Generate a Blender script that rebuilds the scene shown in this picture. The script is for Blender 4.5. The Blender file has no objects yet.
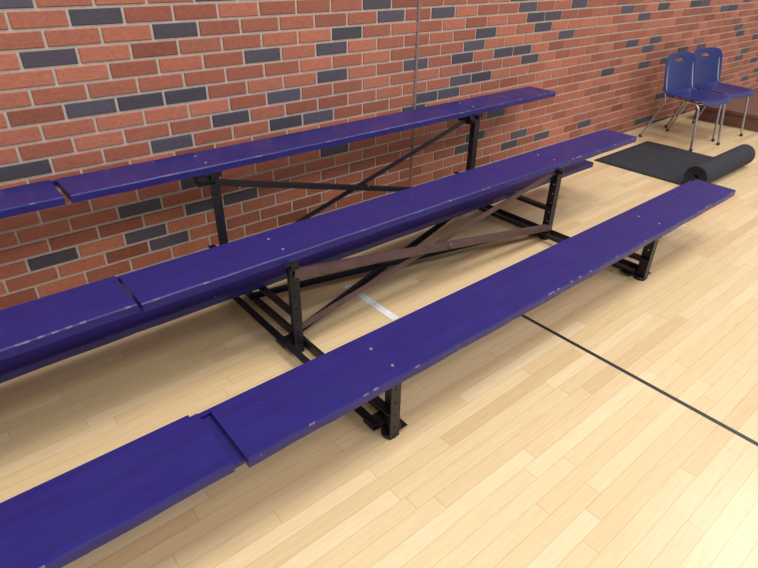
import bpy, bmesh, math, random
from mathutils import Vector, Matrix
random.seed(7)
scene=bpy.context.scene
scene.view_settings.view_transform='Standard'

# ------------------------------------------------------------------ materials
def new_mat(name):
    m=bpy.data.materials.new(name); m.use_nodes=True
    nt=m.node_tree; nt.nodes.clear()
    out=nt.nodes.new('ShaderNodeOutputMaterial'); b=nt.nodes.new('ShaderNodeBsdfPrincipled')
    nt.links.new(b.outputs[0],out.inputs[0])
    return m,nt,b
def srgb(r,g,b):
    f=lambda c:(c/255/12.92) if c/255<=.04045 else ((c/255+.055)/1.055)**2.4
    return (f(r),f(g),f(b),1)
def N(nt,t,**k):
    n=nt.nodes.new(t)
    for a,v in k.items(): setattr(n,a,v)
    return n
def math_n(nt,op,a,b=None,c=None):
    n=N(nt,'ShaderNodeMath',operation=op)
    for i,v in enumerate((a,b,c)):
        if v is None: continue
        if isinstance(v,(int,float)): n.inputs[i].default_value=v
        else: nt.links.new(v,n.inputs[i])
    return n.outputs[0]
def mix_c(nt,fac,a,b,mode='MIX'):
    n=N(nt,'ShaderNodeMix',data_type='RGBA',blend_type=mode)
    for i,v in ((0,fac),(6,a),(7,b)):
        if isinstance(v,(int,float,tuple)): n.inputs[i].default_value=v
        else: nt.links.new(v,n.inputs[i])
    return n.outputs[2]
def ramp(nt,fac,stops):
    n=N(nt,'ShaderNodeValToRGB'); r=n.color_ramp
    while len(r.elements)<len(stops): r.elements.new(.5)
    for e,(p,c) in zip(r.elements,stops): e.position=p; e.color=c
    nt.links.new(fac,n.inputs[0]); return n.outputs[0]
def noise(nt,vec,scale,detail=3,rough=.5):
    n=N(nt,'ShaderNodeTexNoise'); n.inputs['Scale'].default_value=scale; n.inputs['Detail'].default_value=detail; n.inputs['Roughness'].default_value=rough
    nt.links.new(vec,n.inputs['Vector']); return n.outputs[0]
def mapping(nt,vec,scale=(1,1,1),loc=(0,0,0)):
    n=N(nt,'ShaderNodeMapping'); n.inputs['Scale'].default_value=scale; n.inputs['Location'].default_value=loc
    nt.links.new(vec,n.inputs[0]); return n.outputs[0]
def bump(nt,b,h,strength=.3,dist=.002):
    n=N(nt,'ShaderNodeBump'); n.inputs['Strength'].default_value=strength; n.inputs['Distance'].default_value=dist
    nt.links.new(h,n.inputs['Height']); nt.links.new(n.outputs[0],b.inputs['Normal'])

def simple(name,col,rough=.5,metal=0,var=.12,nscale=30):
    m,nt,b=new_mat(name)
    tc=N(nt,'ShaderNodeTexCoord'); n=noise(nt,tc.outputs['Object'],nscale,4)
    c2=tuple(x*(1-var) for x in col[:3])+(1,); c1=tuple(min(1,x*(1+var)) for x in col[:3])+(1,)
    nt.links.new(ramp(nt,n,[(.3,c2),(.7,c1)]),b.inputs['Base Color'])
    b.inputs['Roughness'].default_value=rough; b.inputs['Metallic'].default_value=metal
    bump(nt,b,n,.1,.001)
    return m

# painted seat board
m_seat,nt,b=new_mat('navy_purple_paint')
tc=N(nt,'ShaderNodeTexCoord'); P=tc.outputs['Object']
g=noise(nt,mapping(nt,P,(1.2,14,14)),3,4,.5)
base=ramp(nt,g,[(.3,srgb(31,27,98)),(.7,srgb(37,32,111))])
blot=noise(nt,P,5,3,.5)
base=mix_c(nt,math_n(nt,'MULTIPLY',blot,.35),base,srgb(28,23,84))
sp=noise(nt,P,38,2,.5)
spm=math_n(nt,'MULTIPLY',math_n(nt,'GREATER_THAN',sp,.785),.6)
ln=noise(nt,mapping(nt,P,(5,80,60)),4,2,.5)
lm=math_n(nt,'MULTIPLY',math_n(nt,'GREATER_THAN',ln,.765),.2)
col=mix_c(nt,spm,base,srgb(176,150,150))
col=mix_c(nt,lm,col,srgb(100,92,150))
nt.links.new(col,b.inputs['Base Color'])
rg=ramp(nt,noise(nt,P,9,4),[(.3,(.26,.26,.26,1)),(.7,(.42,.42,.42,1))])
nt.links.new(rg,b.inputs['Roughness']); b.inputs['Specular IOR Level'].default_value=.4
bump(nt,b,g,.1,.001)
m_chip=simple('worn_edge_paint',srgb(96,80,108),.6,0,.5,90)

m_black=simple('black_painted_steel',srgb(25,24,33),.4,.2,.3)
m_brown=simple('brown_painted_steel',srgb(86,64,64),.5,.1,.2,14)
m_bolt=simple('zinc_bolt',srgb(135,125,140),.5,.3)
m_rubber=simple('black_rubber',srgb(34,35,42),.85,0,.3,60)
m_chrome=simple('chrome_tube',srgb(175,178,185),.25,1,.05)
m_plastic=simple('navy_plastic',srgb(20,32,96),.36,0,.08)
m_blackline=simple('black_line_paint',srgb(38,34,36),.4)
m_whiteline=simple('white_line_paint',srgb(220,221,223),.4)
m_joint=simple('grey_joint_sealant',srgb(120,104,100),.8)
m_woodbox=simple('brown_stained_wood',srgb(106,70,58),.55)

# hardwood floor
m_floor,nt,b=new_mat('maple_strip_floor')
tc=N(nt,'ShaderNodeTexCoord'); P=tc.outputs['Object']
sep=N(nt,'ShaderNodeSeparateXYZ'); nt.links.new(P,sep.inputs[0])
SW=.057
yv=math_n(nt,'DIVIDE',sep.outputs[1],SW); row=math_n(nt,'FLOOR',yv); fy=math_n(nt,'FRACT',yv)
wn=N(nt,'ShaderNodeTexWhiteNoise',noise_dimensions='1D'); nt.links.new(row,wn.inputs['W'])
xo=math_n(nt,'ADD',sep.outputs[0],math_n(nt,'MULTIPLY',wn.outputs[0],13.0))
xv=math_n(nt,'DIVIDE',xo,.85); colx=math_n(nt,'FLOOR',xv); fx=math_n(nt,'FRACT',xv)
cmb=N(nt,'ShaderNodeCombineXYZ'); nt.links.new(row,cmb.inputs[0]); nt.links.new(colx,cmb.inputs[1])
w2=N(nt,'ShaderNodeTexWhiteNoise',noise_dimensions='2D'); nt.links.new(cmb.outputs[0],w2.inputs['Vector'])
pc=ramp(nt,w2.outputs[0],[(0,srgb(203,172,129)),(.15,srgb(212,184,141)),(.65,srgb(217,191,149)),(1,srgb(223,199,160))])
sh=N(nt,'ShaderNodeVectorMath',operation='ADD'); nt.links.new(P,sh.inputs[0]); nt.links.new(w2.outputs[1],sh.inputs[1])
gr=noise(nt,mapping(nt,sh.outputs[0],(2.2,40,1)),3,5,.65)
gc=ramp(nt,gr,[(.3,(.91,.88,.84,1)),(.6,(1,1,1,1))])
c=mix_c(nt,1.0,pc,gc,'MULTIPLY')
sy=math_n(nt,'LESS_THAN',math_n(nt,'MINIMUM',fy,math_n(nt,'SUBTRACT',1.0,fy)),.016)
sx=math_n(nt,'LESS_THAN',math_n(nt,'MINIMUM',fx,math_n(nt,'SUBTRACT',1.0,fx)),.0014)
seam=math_n(nt,'MAXIMUM',sy,sx)
c=mix_c(nt,math_n(nt,'MULTIPLY',seam,.4),c,srgb(120,84,52))
nt.links.new(c,b.inputs['Base Color'])
b.inputs['Roughness'].default_value=.3; b.inputs['Specular IOR Level'].default_value=.5
bump(nt,b,gr,.04,.001)

# brick: per-brick colour from attribute
m_brick,nt,b=new_mat('brick_face')
at=N(nt,'ShaderNodeVertexColor'); at.layer_name='bcol'
tc=N(nt,'ShaderNodeTexCoord'); P=tc.outputs['Object']
n1=noise(nt,mapping(nt,P,(12,12,30)),3,5,.7); n2=noise(nt,P,130,3,.6)
v=ramp(nt,n1,[(.3,(.84,.84,.84,1)),(.7,(1.12,1.1,1.08,1))]); v2=ramp(nt,n2,[(.3,(.82,.82,.82,1)),(.65,(1.08,1.08,1.08,1))])
c=mix_c(nt,1.0,at.outputs[0],v,'MULTIPLY'); c=mix_c(nt,1.0,c,v2,'MULTIPLY')
nt.links.new(c,b.inputs['Base Color']); b.inputs['Roughness'].default_value=.62
bump(nt,b,n2,.4,.003)
m_mortar=simple('mortar',srgb(180,167,156),.9,0,.12,50)

# ------------------------------------------------------------------ mesh helpers
def link(o,parent=None):
    scene.collection.objects.link(o)
    if parent: o.parent=parent
    return o
def empty(name,loc=(0,0,0)):
    e=bpy.data.objects.new(name,None); e.empty_display_size=.1; e.location=loc
    return link(e)
def mesh_obj(name,bm,mats,parent=None,smooth=False):
    bmesh.ops.recalc_face_normals(bm,faces=bm.faces[:])
    me=bpy.data.meshes.new(name); bm.to_mesh(me); bm.free()
    for m in mats: me.materials.append(m)
    if smooth:
        for p in me.polygons: p.use_smooth=True
    return link(bpy.data.objects.new(name,me),parent)
def add_box(bm,lo,hi,mi=0):
    x0,y0,z0=lo;x1,y1,z1=hi
    v=[bm.verts.new(p) for p in ((x0,y0,z0),(x1,y0,z0),(x1,y1,z0),(x0,y1,z0),(x0,y0,z1),(x1,y0,z1),(x1,y1,z1),(x0,y1,z1))]
    for f in ((0,3,2,1),(4,5,6,7),(0,1,5,4),(1,2,6,5),(2,3,7,6),(3,0,4,7)):
        fc=bm.faces.new([v[i] for i in f]); fc.material_index=mi
    return v
def add_cyl(bm,p0,p1,r,seg=12,mi=0,r2=None):
    p0=Vector(p0);p1=Vector(p1);d=(p1-p0).normalized()
    u=d.orthogonal().normalized();w=d.cross(u)
    r2=r if r2 is None else r2
    a=[];c=[]
    for i in range(seg):
        t=2*math.pi*i/seg; o=u*math.cos(t)+w*math.sin(t)
        a.append(bm.verts.new(p0+o*r)); c.append(bm.verts.new(p1+o*r2))
    for i in range(seg):
        j=(i+1)%seg; f=bm.faces.new((a[i],a[j],c[j],c[i])); f.material_index=mi; f.smooth=True
    f=bm.faces.new(a[::-1]); f.material_index=mi; f=bm.faces.new(c); f.material_index=mi
def add_angle(bm,p0,p1,up,w=.04,t=.005,mi=0,w2=None):
    """L-section steel angle between two points; flanges along `up` and its cross product"""
    p0=Vector(p0);p1=Vector(p1);d=(p1-p0).normalized()
    up=Vector(up); up=(up-d*up.dot(d)).normalized(); s=d.cross(up).normalized(); w2=w if w2 is None else w2
    prof=[(0,0),(w2,0),(w2,t),(t,t),(t,w),(0,w)]
    a=[bm.verts.new(p0+s*x+up*y) for x,y in prof]; c=[bm.verts.new(p1+s*x+up*y) for x,y in prof]
    n=len(prof)
    for i in range(n):
        j=(i+1)%n; f=bm.faces.new((a[i],a[j],c[j],c[i])); f.material_index=mi
    for q in (a,c):
        f=bm.faces.new((q[0],q[1],q[2],q[3])); f.material_index=mi
        f=bm.faces.new((q[0],q[3],q[4],q[5])); f.material_index=mi
def tube(name,pts,r,mat,parent,cyclic=False,res=6):
    cu=bpy.data.curves.new(name,'CURVE'); cu.dimensions='3D'; cu.bevel_depth=r; cu.bevel_resolution=4; cu.use_fill_caps=True
    s=cu.splines.new('POLY')
    P=[Vector(p) for p in pts]; out=[]
    for i,p in enumerate(P):
        if 0<i<len(P)-1:
            a=(P[i-1]-p);c=(P[i+1]-p);rr=min(.05,a.length*.45,c.length*.45)
            A=p+a.normalized()*rr;C=p+c.normalized()*rr
            for k in range(res+1):
                t=k/res; out.append(A*(1-t)**2+p*2*t*(1-t)+C*t*t)
        else: out.append(p)
    s.points.add(len(out)-1)
    for q,p in zip(s.points,out): q.co=(*p,1)
    s.use_cyclic_u=cyclic
    o=bpy.data.objects.new(name,cu); link(o,parent)
    me=bpy.data.meshes.new_from_object(o); bpy.data.objects.remove(o)
    me.name=name; me.materials.clear(); me.materials.append(mat)
    for p in me.polygons: p.use_smooth=True
    return link(bpy.data.objects.new(name,me),parent)

# ------------------------------------------------------------------ room shell
YW=1.68
bm=bmesh.new(); add_box(bm,(-4,-5,-.1),(15,YW+.1,0)); mesh_obj('floor',bm,[m_floor])
bm=bmesh.new()
PX,PZ,J=.2155,.0715,.0115
dark={(18,1),(17,2),(16,0),(15,4),(15,6),(16,7),(13,11),(14,12),(17,8),(18,8),(17,10),(13,0),(13,1),(13,2),(13,6),(11,3),(10,5),(10,2),(10,-1),(7,6),(11,11),
 (10,10),(7,2),(6,1),(5,2),(5,3),(4,1),(4,-1),(13,13),(11,12),(16,16),(15,15),(14,17),(12,15),(17,14),(9,9),(3,1)}
bcols=[]
XL,XR=-3.8,14.5
add_box(bm,(XL,YW,-.1),(XR,YW+.12,3.2),1)
nb=len(bm.faces); bcols=[(.5,.5,.5)]*nb
for k in range(0,45):
    off=.205 if k%2 else .097
    for n in range(int((XL-off)/PX)+1,int((XR-off)/PX)):
        cx=off+n*PX; cz=k*PZ
        x0,x1=cx-PX/2+J/2,cx+PX/2-J/2; z0,z1=cz-PZ/2+J/2,cz+PZ/2-J/2
        z0=max(z0,0.0)
        if z1<=z0: continue
        seen=(n<=13 and 3<=k<=18)
        isd=(k,n) in dark or (random.random()<(.012 if seen and n<12 else .12))
        if isd:
            q=random.uniform(.75,1.25); c=srgb(72,66,78); c=(c[0]*q,c[1]*q,c[2]*q)
        else:
            a=random.random(); c0=srgb(144,80,62); c1=srgb(177,107,83)
            c=[c0[i]*(1-a)+c1[i]*a for i in range(3)]
            if random.random()<.12: c=[x*.78 for x in c]
        e=.003; yb=YW; yf=YW-.006
        A=[bm.verts.new(p) for p in ((x0,yb,z0),(x1,yb,z0),(x1,yb,z1),(x0,yb,z1))]
        B=[bm.verts.new(p) for p in ((x0+e,yf,z0+e),(x1-e,yf,z0+e),(x1-e,yf,z1-e),(x0+e,yf,z1-e))]
        bm.faces.new(B); bcols.append(c)
        for i in range(4):
            j=(i+1)%4; bm.faces.new((A[i],A[j],B[j],B[i])); bcols.append(c)
me=bpy.data.meshes.new('wall_back')
cl=bm.loops.layers.float_color.new('bcol')
for f,c in zip(bm.faces,bcols):
    for l in f.loops: l[cl]=(c[0],c[1],c[2],1)
bmesh.ops.recalc_face_normals(bm,faces=bm.faces[:])
bm.to_mesh(me); bm.free(); me.materials.append(m_brick); me.materials.append(m_mortar)
link(bpy.data.objects.new('wall_back',me))
bm=bmesh.new(); add_box(bm,(2.135,YW-.010,0),(2.153,YW,3.2)); mesh_obj('trim_1',bm,[m_joint])

# court markings (thin painted film on the floor)
bm=bmesh.new(); add_box(bm,(1.592,-3.5,0),(1.612,.34,.0012)); mesh_obj('court_line',bm,[m_blackline])
bm=bmesh.new(); add_box(bm,(1.07,.62,0),(1.11,1.02,.0012)); mesh_obj('court_line.001',bm,[m_whiteline])

# ------------------------------------------------------------------ bleachers
Wd=.24; TH=.034
rows=[(0.0,.3455),(.681,.5063),(1.342,.6866)]
def board(name,x0,x1,y0,z,par,w=Wd,th=TH,seed=0,strip=False,chips=True):
    rnd=random.Random(seed)
    bm=bmesh.new()
    nx=max(2,int((x1-x0)/.02))
    sec=[(0,-th),(0,-.005),(.004,0),(w-.004,0),(w,-.005),(w,-th)]
    rings=[]
    for i in range(nx+1):
        x=x0+(x1-x0)*i/nx
        wob=.0012*math.sin(i*.37+seed)+rnd.uniform(-.0005,.0005)
        sag=-.004*math.sin(math.pi*i/nx)
        rings.append([bm.verts.new((x+(rnd.uniform(-.002,.002) if i in(0,nx) else 0),y0+a+(wob if a<.1 else -wob),z+b+sag)) for a,b in sec])
    for i in range(nx):
        for j in range(6):
            k=(j+1)%6
            f=bm.faces.new((rings[i][j],rings[i][k],rings[i+1][k],rings[i+1][j]))
            if chips and j==1 and rnd.random()<.09: f.material_index=1
    bm.faces.new(rings[0]);bm.faces.new(rings[-1][::-1])
    if strip: # narrow cleat let in along the back, a touch lower
        add_box(bm,(x0-(.045 if x0>-1 else 0),y0+w+.001,z-th),(x1-.02,y0+w+.02,z-.012))
    return mesh_obj(name,bm,[m_seat,m_chip],par)

def frame(bm,s):
    pf,p2,p3=.05,.69,1.36
    H=[r[1]-TH for r in rows]
    for y,h in zip((pf,p2,p3),H):
        pit=.06; hs=.0075
        n=int(h/pit)
        # web (YZ plane) and flange (XZ plane), each with punched bolt holes
        add_box(bm,(s-.003,y,0.0),(s+.003,y+.020,h)); add_box(bm,(s-.003,y+.028,0.0),(s+.003,y+.048,h))
        add_box(bm,(s-.022,y-.004,0.0),(s-.0075,y+.001,h)); add_box(bm,(s-.0005,y-.004,0.0),(s+.022,y+.001,h))
        zz=0
        for i in range(n+1):
            z0=zz; z1=min(h,zz+pit-hs)
            if z1>z0:
                add_box(bm,(s-.003,y+.020,z0),(s+.003,y+.028,z1)); add_box(bm,(s-.0075,y-.004,z0),(s-.0005,y+.001,z1))
            zz+=pit
        add_box(bm,(s-.003,y+.048,0.0),(s+.03,y+.053,h))
        add_angle(bm,(s-.02,y-.03,h-.002),(s-.02,y+.2,h-.002),(0,0,-1),.035,.005)
        add_cyl(bm,(s,y+.025,0),(s,y+.025,.018),.032,14)
    add_angle(bm,(s+.028,pf,.018),(s+.028,1.55,.018),(0,0,1),.038,.005)
    add_angle(bm,(s-.028,pf+.05,.055),(s-.028,1.5,.055),(0,0,-1),.034,.005)
    add_angle(bm,(s+.004,p2,.215),(s+.004,1.5,.215),(0,0,-1),.036,.005)
    add_angle(bm,(s+.004,pf,.13),(s+.004,pf+.22,.13),(0,0,-1),.036,.005)
    for y in (pf,p2,p3):
        add_box(bm,(s-.05,y+.055,.018),(s+.05,y+.12,.024))
    add_cyl(bm,(s-.075,p3+.02,H[2]-.035),(s+.0,p3+.02,H[2]-.035),.034,16)
    add_cyl(bm,(s-.05,p3+.11,H[2]-.04),(s+.02,p3+.11,H[2]-.04),.028,16)
    add_box(bm,(s-.085,p3-.012,H[2]-.03),(s+.035,p3+.15,H[2]-.0005))
def bleacher(name,x0,x1,dz,s1,s2,seed,xs=None,dy=0):
    e=empty(name,(x0,0,0))
    xs=xs or [(x0,x1)]*3
    obs=[]
    for i,((y,z),(a,c)) in enumerate(zip(rows,xs)):
        obs.append(board(f'seat_board_{i+1}',a,c,y+(dy if i==0 else 0),z+dz[i],e,seed=seed+i,strip=True))
    if x0>-1: # splice plate joining the front boards of the two sections
        bm=bmesh.new(); add_box(bm,(-.034,.02,rows[0][1]-TH+.001),(-.0025,Wd-.004,rows[0][1]-.018)); obs.append(mesh_obj('splice_plate',bm,[m_seat],e))
    obs.append(board('footboard',xs[1][0]-.02,xs[1][1]+.02,.955,.2535,e,seed=seed+9,chips=False))
    bm=bmesh.new(); frame(bm,s1); obs.append(mesh_obj('support_frame_1',bm,[m_black],e))
    bm=bmesh.new(); frame(bm,s2); obs.append(mesh_obj('support_frame_2',bm,[m_black],e))
    bm=bmesh.new(); yb=.675
    add_angle(bm,(s1,yb,.425),(s2,yb,.10),(0,0,-1),.033,.004)
    add_angle(bm,(s2,yb+.03,.43),(s1,yb+.03,.10),(0,0,1),.032,.004)
    add_cyl(bm,((s1+s2)/2,yb-.012,.25),((s1+s2)/2,yb+.045,.25),.013,8)
    obs.append(mesh_obj('x_brace_middle',bm,[m_brown],e))
    bm=bmesh.new(); yb=1.35
    add_angle(bm,(s1,yb,.61),(s2,yb,.12),(0,0,-1),.027,.004)
    add_angle(bm,(s2,yb+.03,.62),(s1,yb+.03,.12),(0,0,1),.027,.004)
    add_cyl(bm,((s1+s2)/2,yb-.012,.36),((s1+s2)/2,yb+.045,.36),.012,8)
    obs.append(mesh_obj('x_brace_back',bm,[m_black],e))
    bm=bmesh.new()
    add_angle(bm,(s1,1.15,.06),(s2,.74,.06),(0,0,1),.025,.004)
    add_angle(bm,(s1,.76,.05),(s2,1.33,.05),(0,0,1),.025,.004)
    obs.append(mesh_obj('floor_ties',bm,[m_black],e))
    bm=bmesh.new()
    for i,(y,z) in enumerate(rows):
        for s in (s1,s2):
            for dx,yy in ((-.015,.055),(-.015,.17)):
                add_cyl(bm,(s+dx,y+yy,z+dz[i]-.004),(s+dx,y+yy,z+dz[i]+.0008),.007,10,0,.005)
    obs.append(mesh_obj('bolt_heads',bm,[m_bolt],e))
    for o in obs: o.matrix_parent_inverse=Matrix.Translation((-x0,0,0))
    return e
S1,S2=.582,2.418
bleacher('bleacher',0,3.25,(0,0,0),S1,S2,11,[(0,3.236),(-.014,3.255),(-.027,3.235)])
bleacher('bleacher',-3.35,-.06,(.002,.006,.002),-2.75,-.93,31,[(-3.3,-.035),(-3.3,-.028),(-3.3,-.05)],.012)

# ------------------------------------------------------------------ chairs
def chair(name,loc,rz):
    e=empty(name,loc); e.rotation_euler=(0,0,rz)
    def shell(name,fn,nu,nv,th,mask=None):
        bm=bmesh.new(); g=[[bm.verts.new(fn(i/nu,j/nv)) for j in range(nv+1)] for i in range(nu+1)]
        for i in range(nu):
            for j in range(nv):
                if mask and mask(i,j): continue
                bm.faces.new((g[i][j],g[i+1][j],g[i+1][j+1],g[i][j+1]))
        o=mesh_obj(name,bm,[m_plastic],e,True)
        s=o.modifiers.new('s','SOLIDIFY'); s.thickness=th; s.offset=0
        q=o.modifiers.new('q','SUBSURF'); q.levels=1; q.render_levels=2
        return o
    def rc(u,v,w,h,p=5):
        a,c=2*u-1,2*v-1
        k=(abs(a)**p+abs(c)**p)**(1/p); m=max(abs(a),abs(c))
        s=m/k if k>1e-6 else 1
        return a*s*w/2,c*s*h/2,a,c
    def seat(u,v):
        x,y,a,c=rc(u,v,.47,.46)
        z=.432+.012*a*a-.012*(1-c*c)*(1-a*a)
        if c<-.7: z-=.03*((-c-.7)/.3)**2
        if c>.7: z+=.02*((c-.7)/.3)**2
        return (x,y-.01,z)
    def back(u,v):
        x,h,a,c=rc(u,v,.48,.35,5)
        z=.60+h; y=.19+.08*(c+1)/2-.03*(a*a)*1.0+.02
        return (x*(1-.04*(c+1)/2),y,z)
    shell('seat',seat,14,14,.013)
    shell('backrest',back,16,14,.013,lambda i,j:(j==11 and 6<=i<=9))
    r=.0105
    for sx,nm in ((-1,'left'),(1,'right')):
        X=.20*sx
        tube(f'rear_leg_{nm}',[(X*1.08,.32,.0),(X*1.0,.17,.38),(X*1.0,.19,.45),(X*.95,.262,.72)],r,m_chrome,e)
        tube(f'front_leg_{nm}',[(X*1.08,-.22,.0),(X,-.165,.38),(X,-.12,.415),(X,.17,.415)],r,m_chrome,e)
        for yy in (.32,-.22):
            bm=bmesh.new(); add_cyl(bm,(X*1.08,yy,0),(X*1.08,yy,.025),.015,12); mesh_obj('foot_cap',bm,[m_rubber],e)
    tube('cross_bar_front',[(-.2,-.14,.405),(.2,-.14,.405)],.009,m_chrome,e)
    tube('cross_bar_rear',[(-.2,.16,.405),(.2,.16,.405)],.009,m_chrome,e)
    return e
chair('stacking_chair',(5.25,1.15,0),math.radians(-9))
chair('stacking_chair',(5.78,1.15,0),math.radians(-13))

# ------------------------------------------------------------------ rolled mat
bm=bmesh.new()
X0,X1=4.05,4.98; th=.009
R0=.088; cy=.53
prof=[]
for i in range(13):
    t=i/12; prof.append((1.37+(cy-1.37)*t, .001+.004*abs(math.sin(t*5))*(1 if t<.9 else 0)))
turns=5.6
for i in range(1,int(turns*32)):
    a=i/32*2*math.pi; r=R0-(th+.0045)*(a/(2*math.pi))
    prof.append((cy-math.sin(a)*r, R0-math.cos(a)*r+.001))
nx=24
gr=[]
for i in range(nx+1):
    x=X0+(X1-X0)*i/nx; row=[]
    for j,(y,z) in enumerate(prof):
        sk=.03*(j/len(prof))
        row.append(bm.verts.new((x+sk,y,z+ (.002*math.sin(i*.9) if 0<j<12 else 0)+.002)))
    gr.append(row)
for i in range(nx):
    for j in range(len(prof)-1): bm.faces.new((gr[i][j],gr[i+1][j],gr[i+1][j+1],gr[i][j+1]))
o=mesh_obj('rolled_rubber_mat',bm,[m_rubber],None,True)
s=o.modifiers.new('s','SOLIDIFY'); s.thickness=th; s.offset=0

# low wooden step by the wall past the chairs
e=empty('wooden_step',(6.9,1.1,0)); 
bm=bmesh.new(); add_box(bm,(6.25,.8,0),(7.6,1.5,.13)); o=mesh_obj('body',bm,[m_woodbox],e); o.matrix_parent_inverse=Matrix.Translation((-6.9,-1.1,0))
bm=bmesh.new(); add_box(bm,(6.23,.78,.13),(7.62,1.52,.16)); o=mesh_obj('tread',bm,[m_woodbox],e); o.matrix_parent_inverse=Matrix.Translation((-6.9,-1.1,0))

# ------------------------------------------------------------------ lights
w=bpy.data.worlds.new('world'); scene.world=w; w.use_nodes=True
bg=w.node_tree.nodes['Background']; bg.inputs[0].default_value=(.95,.97,1,1); bg.inputs[1].default_value=.62
def area(loc,size,power,col=(1,.985,.96),tgt=None):
    l=bpy.data.lights.new('gym_ceiling_light','AREA'); l.shape='SQUARE'; l.size=size; l.energy=power; l.color=col
    o=bpy.data.objects.new('gym_ceiling_light',l); o.location=loc
    if tgt: o.rotation_euler=(Vector(tgt)-Vector(loc)).to_track_quat('-Z','Y').to_euler()
    link(o)
for x in (-2,2.5,7):
    area((x,-.8,6),2.0,135)
    area((x,-4.5,6),2.0,150)

# ------------------------------------------------------------------ camera
cam=bpy.data.cameras.new('camera'); cam.sensor_width=36; cam.lens=546.873/758*36; cam.clip_start=.02
co=bpy.data.objects.new('camera',cam); co.location=(-.3916,-1.0078,1.5273); co.rotation_euler=(1.0272,-.0138,-.6910)
link(co); scene.camera=co
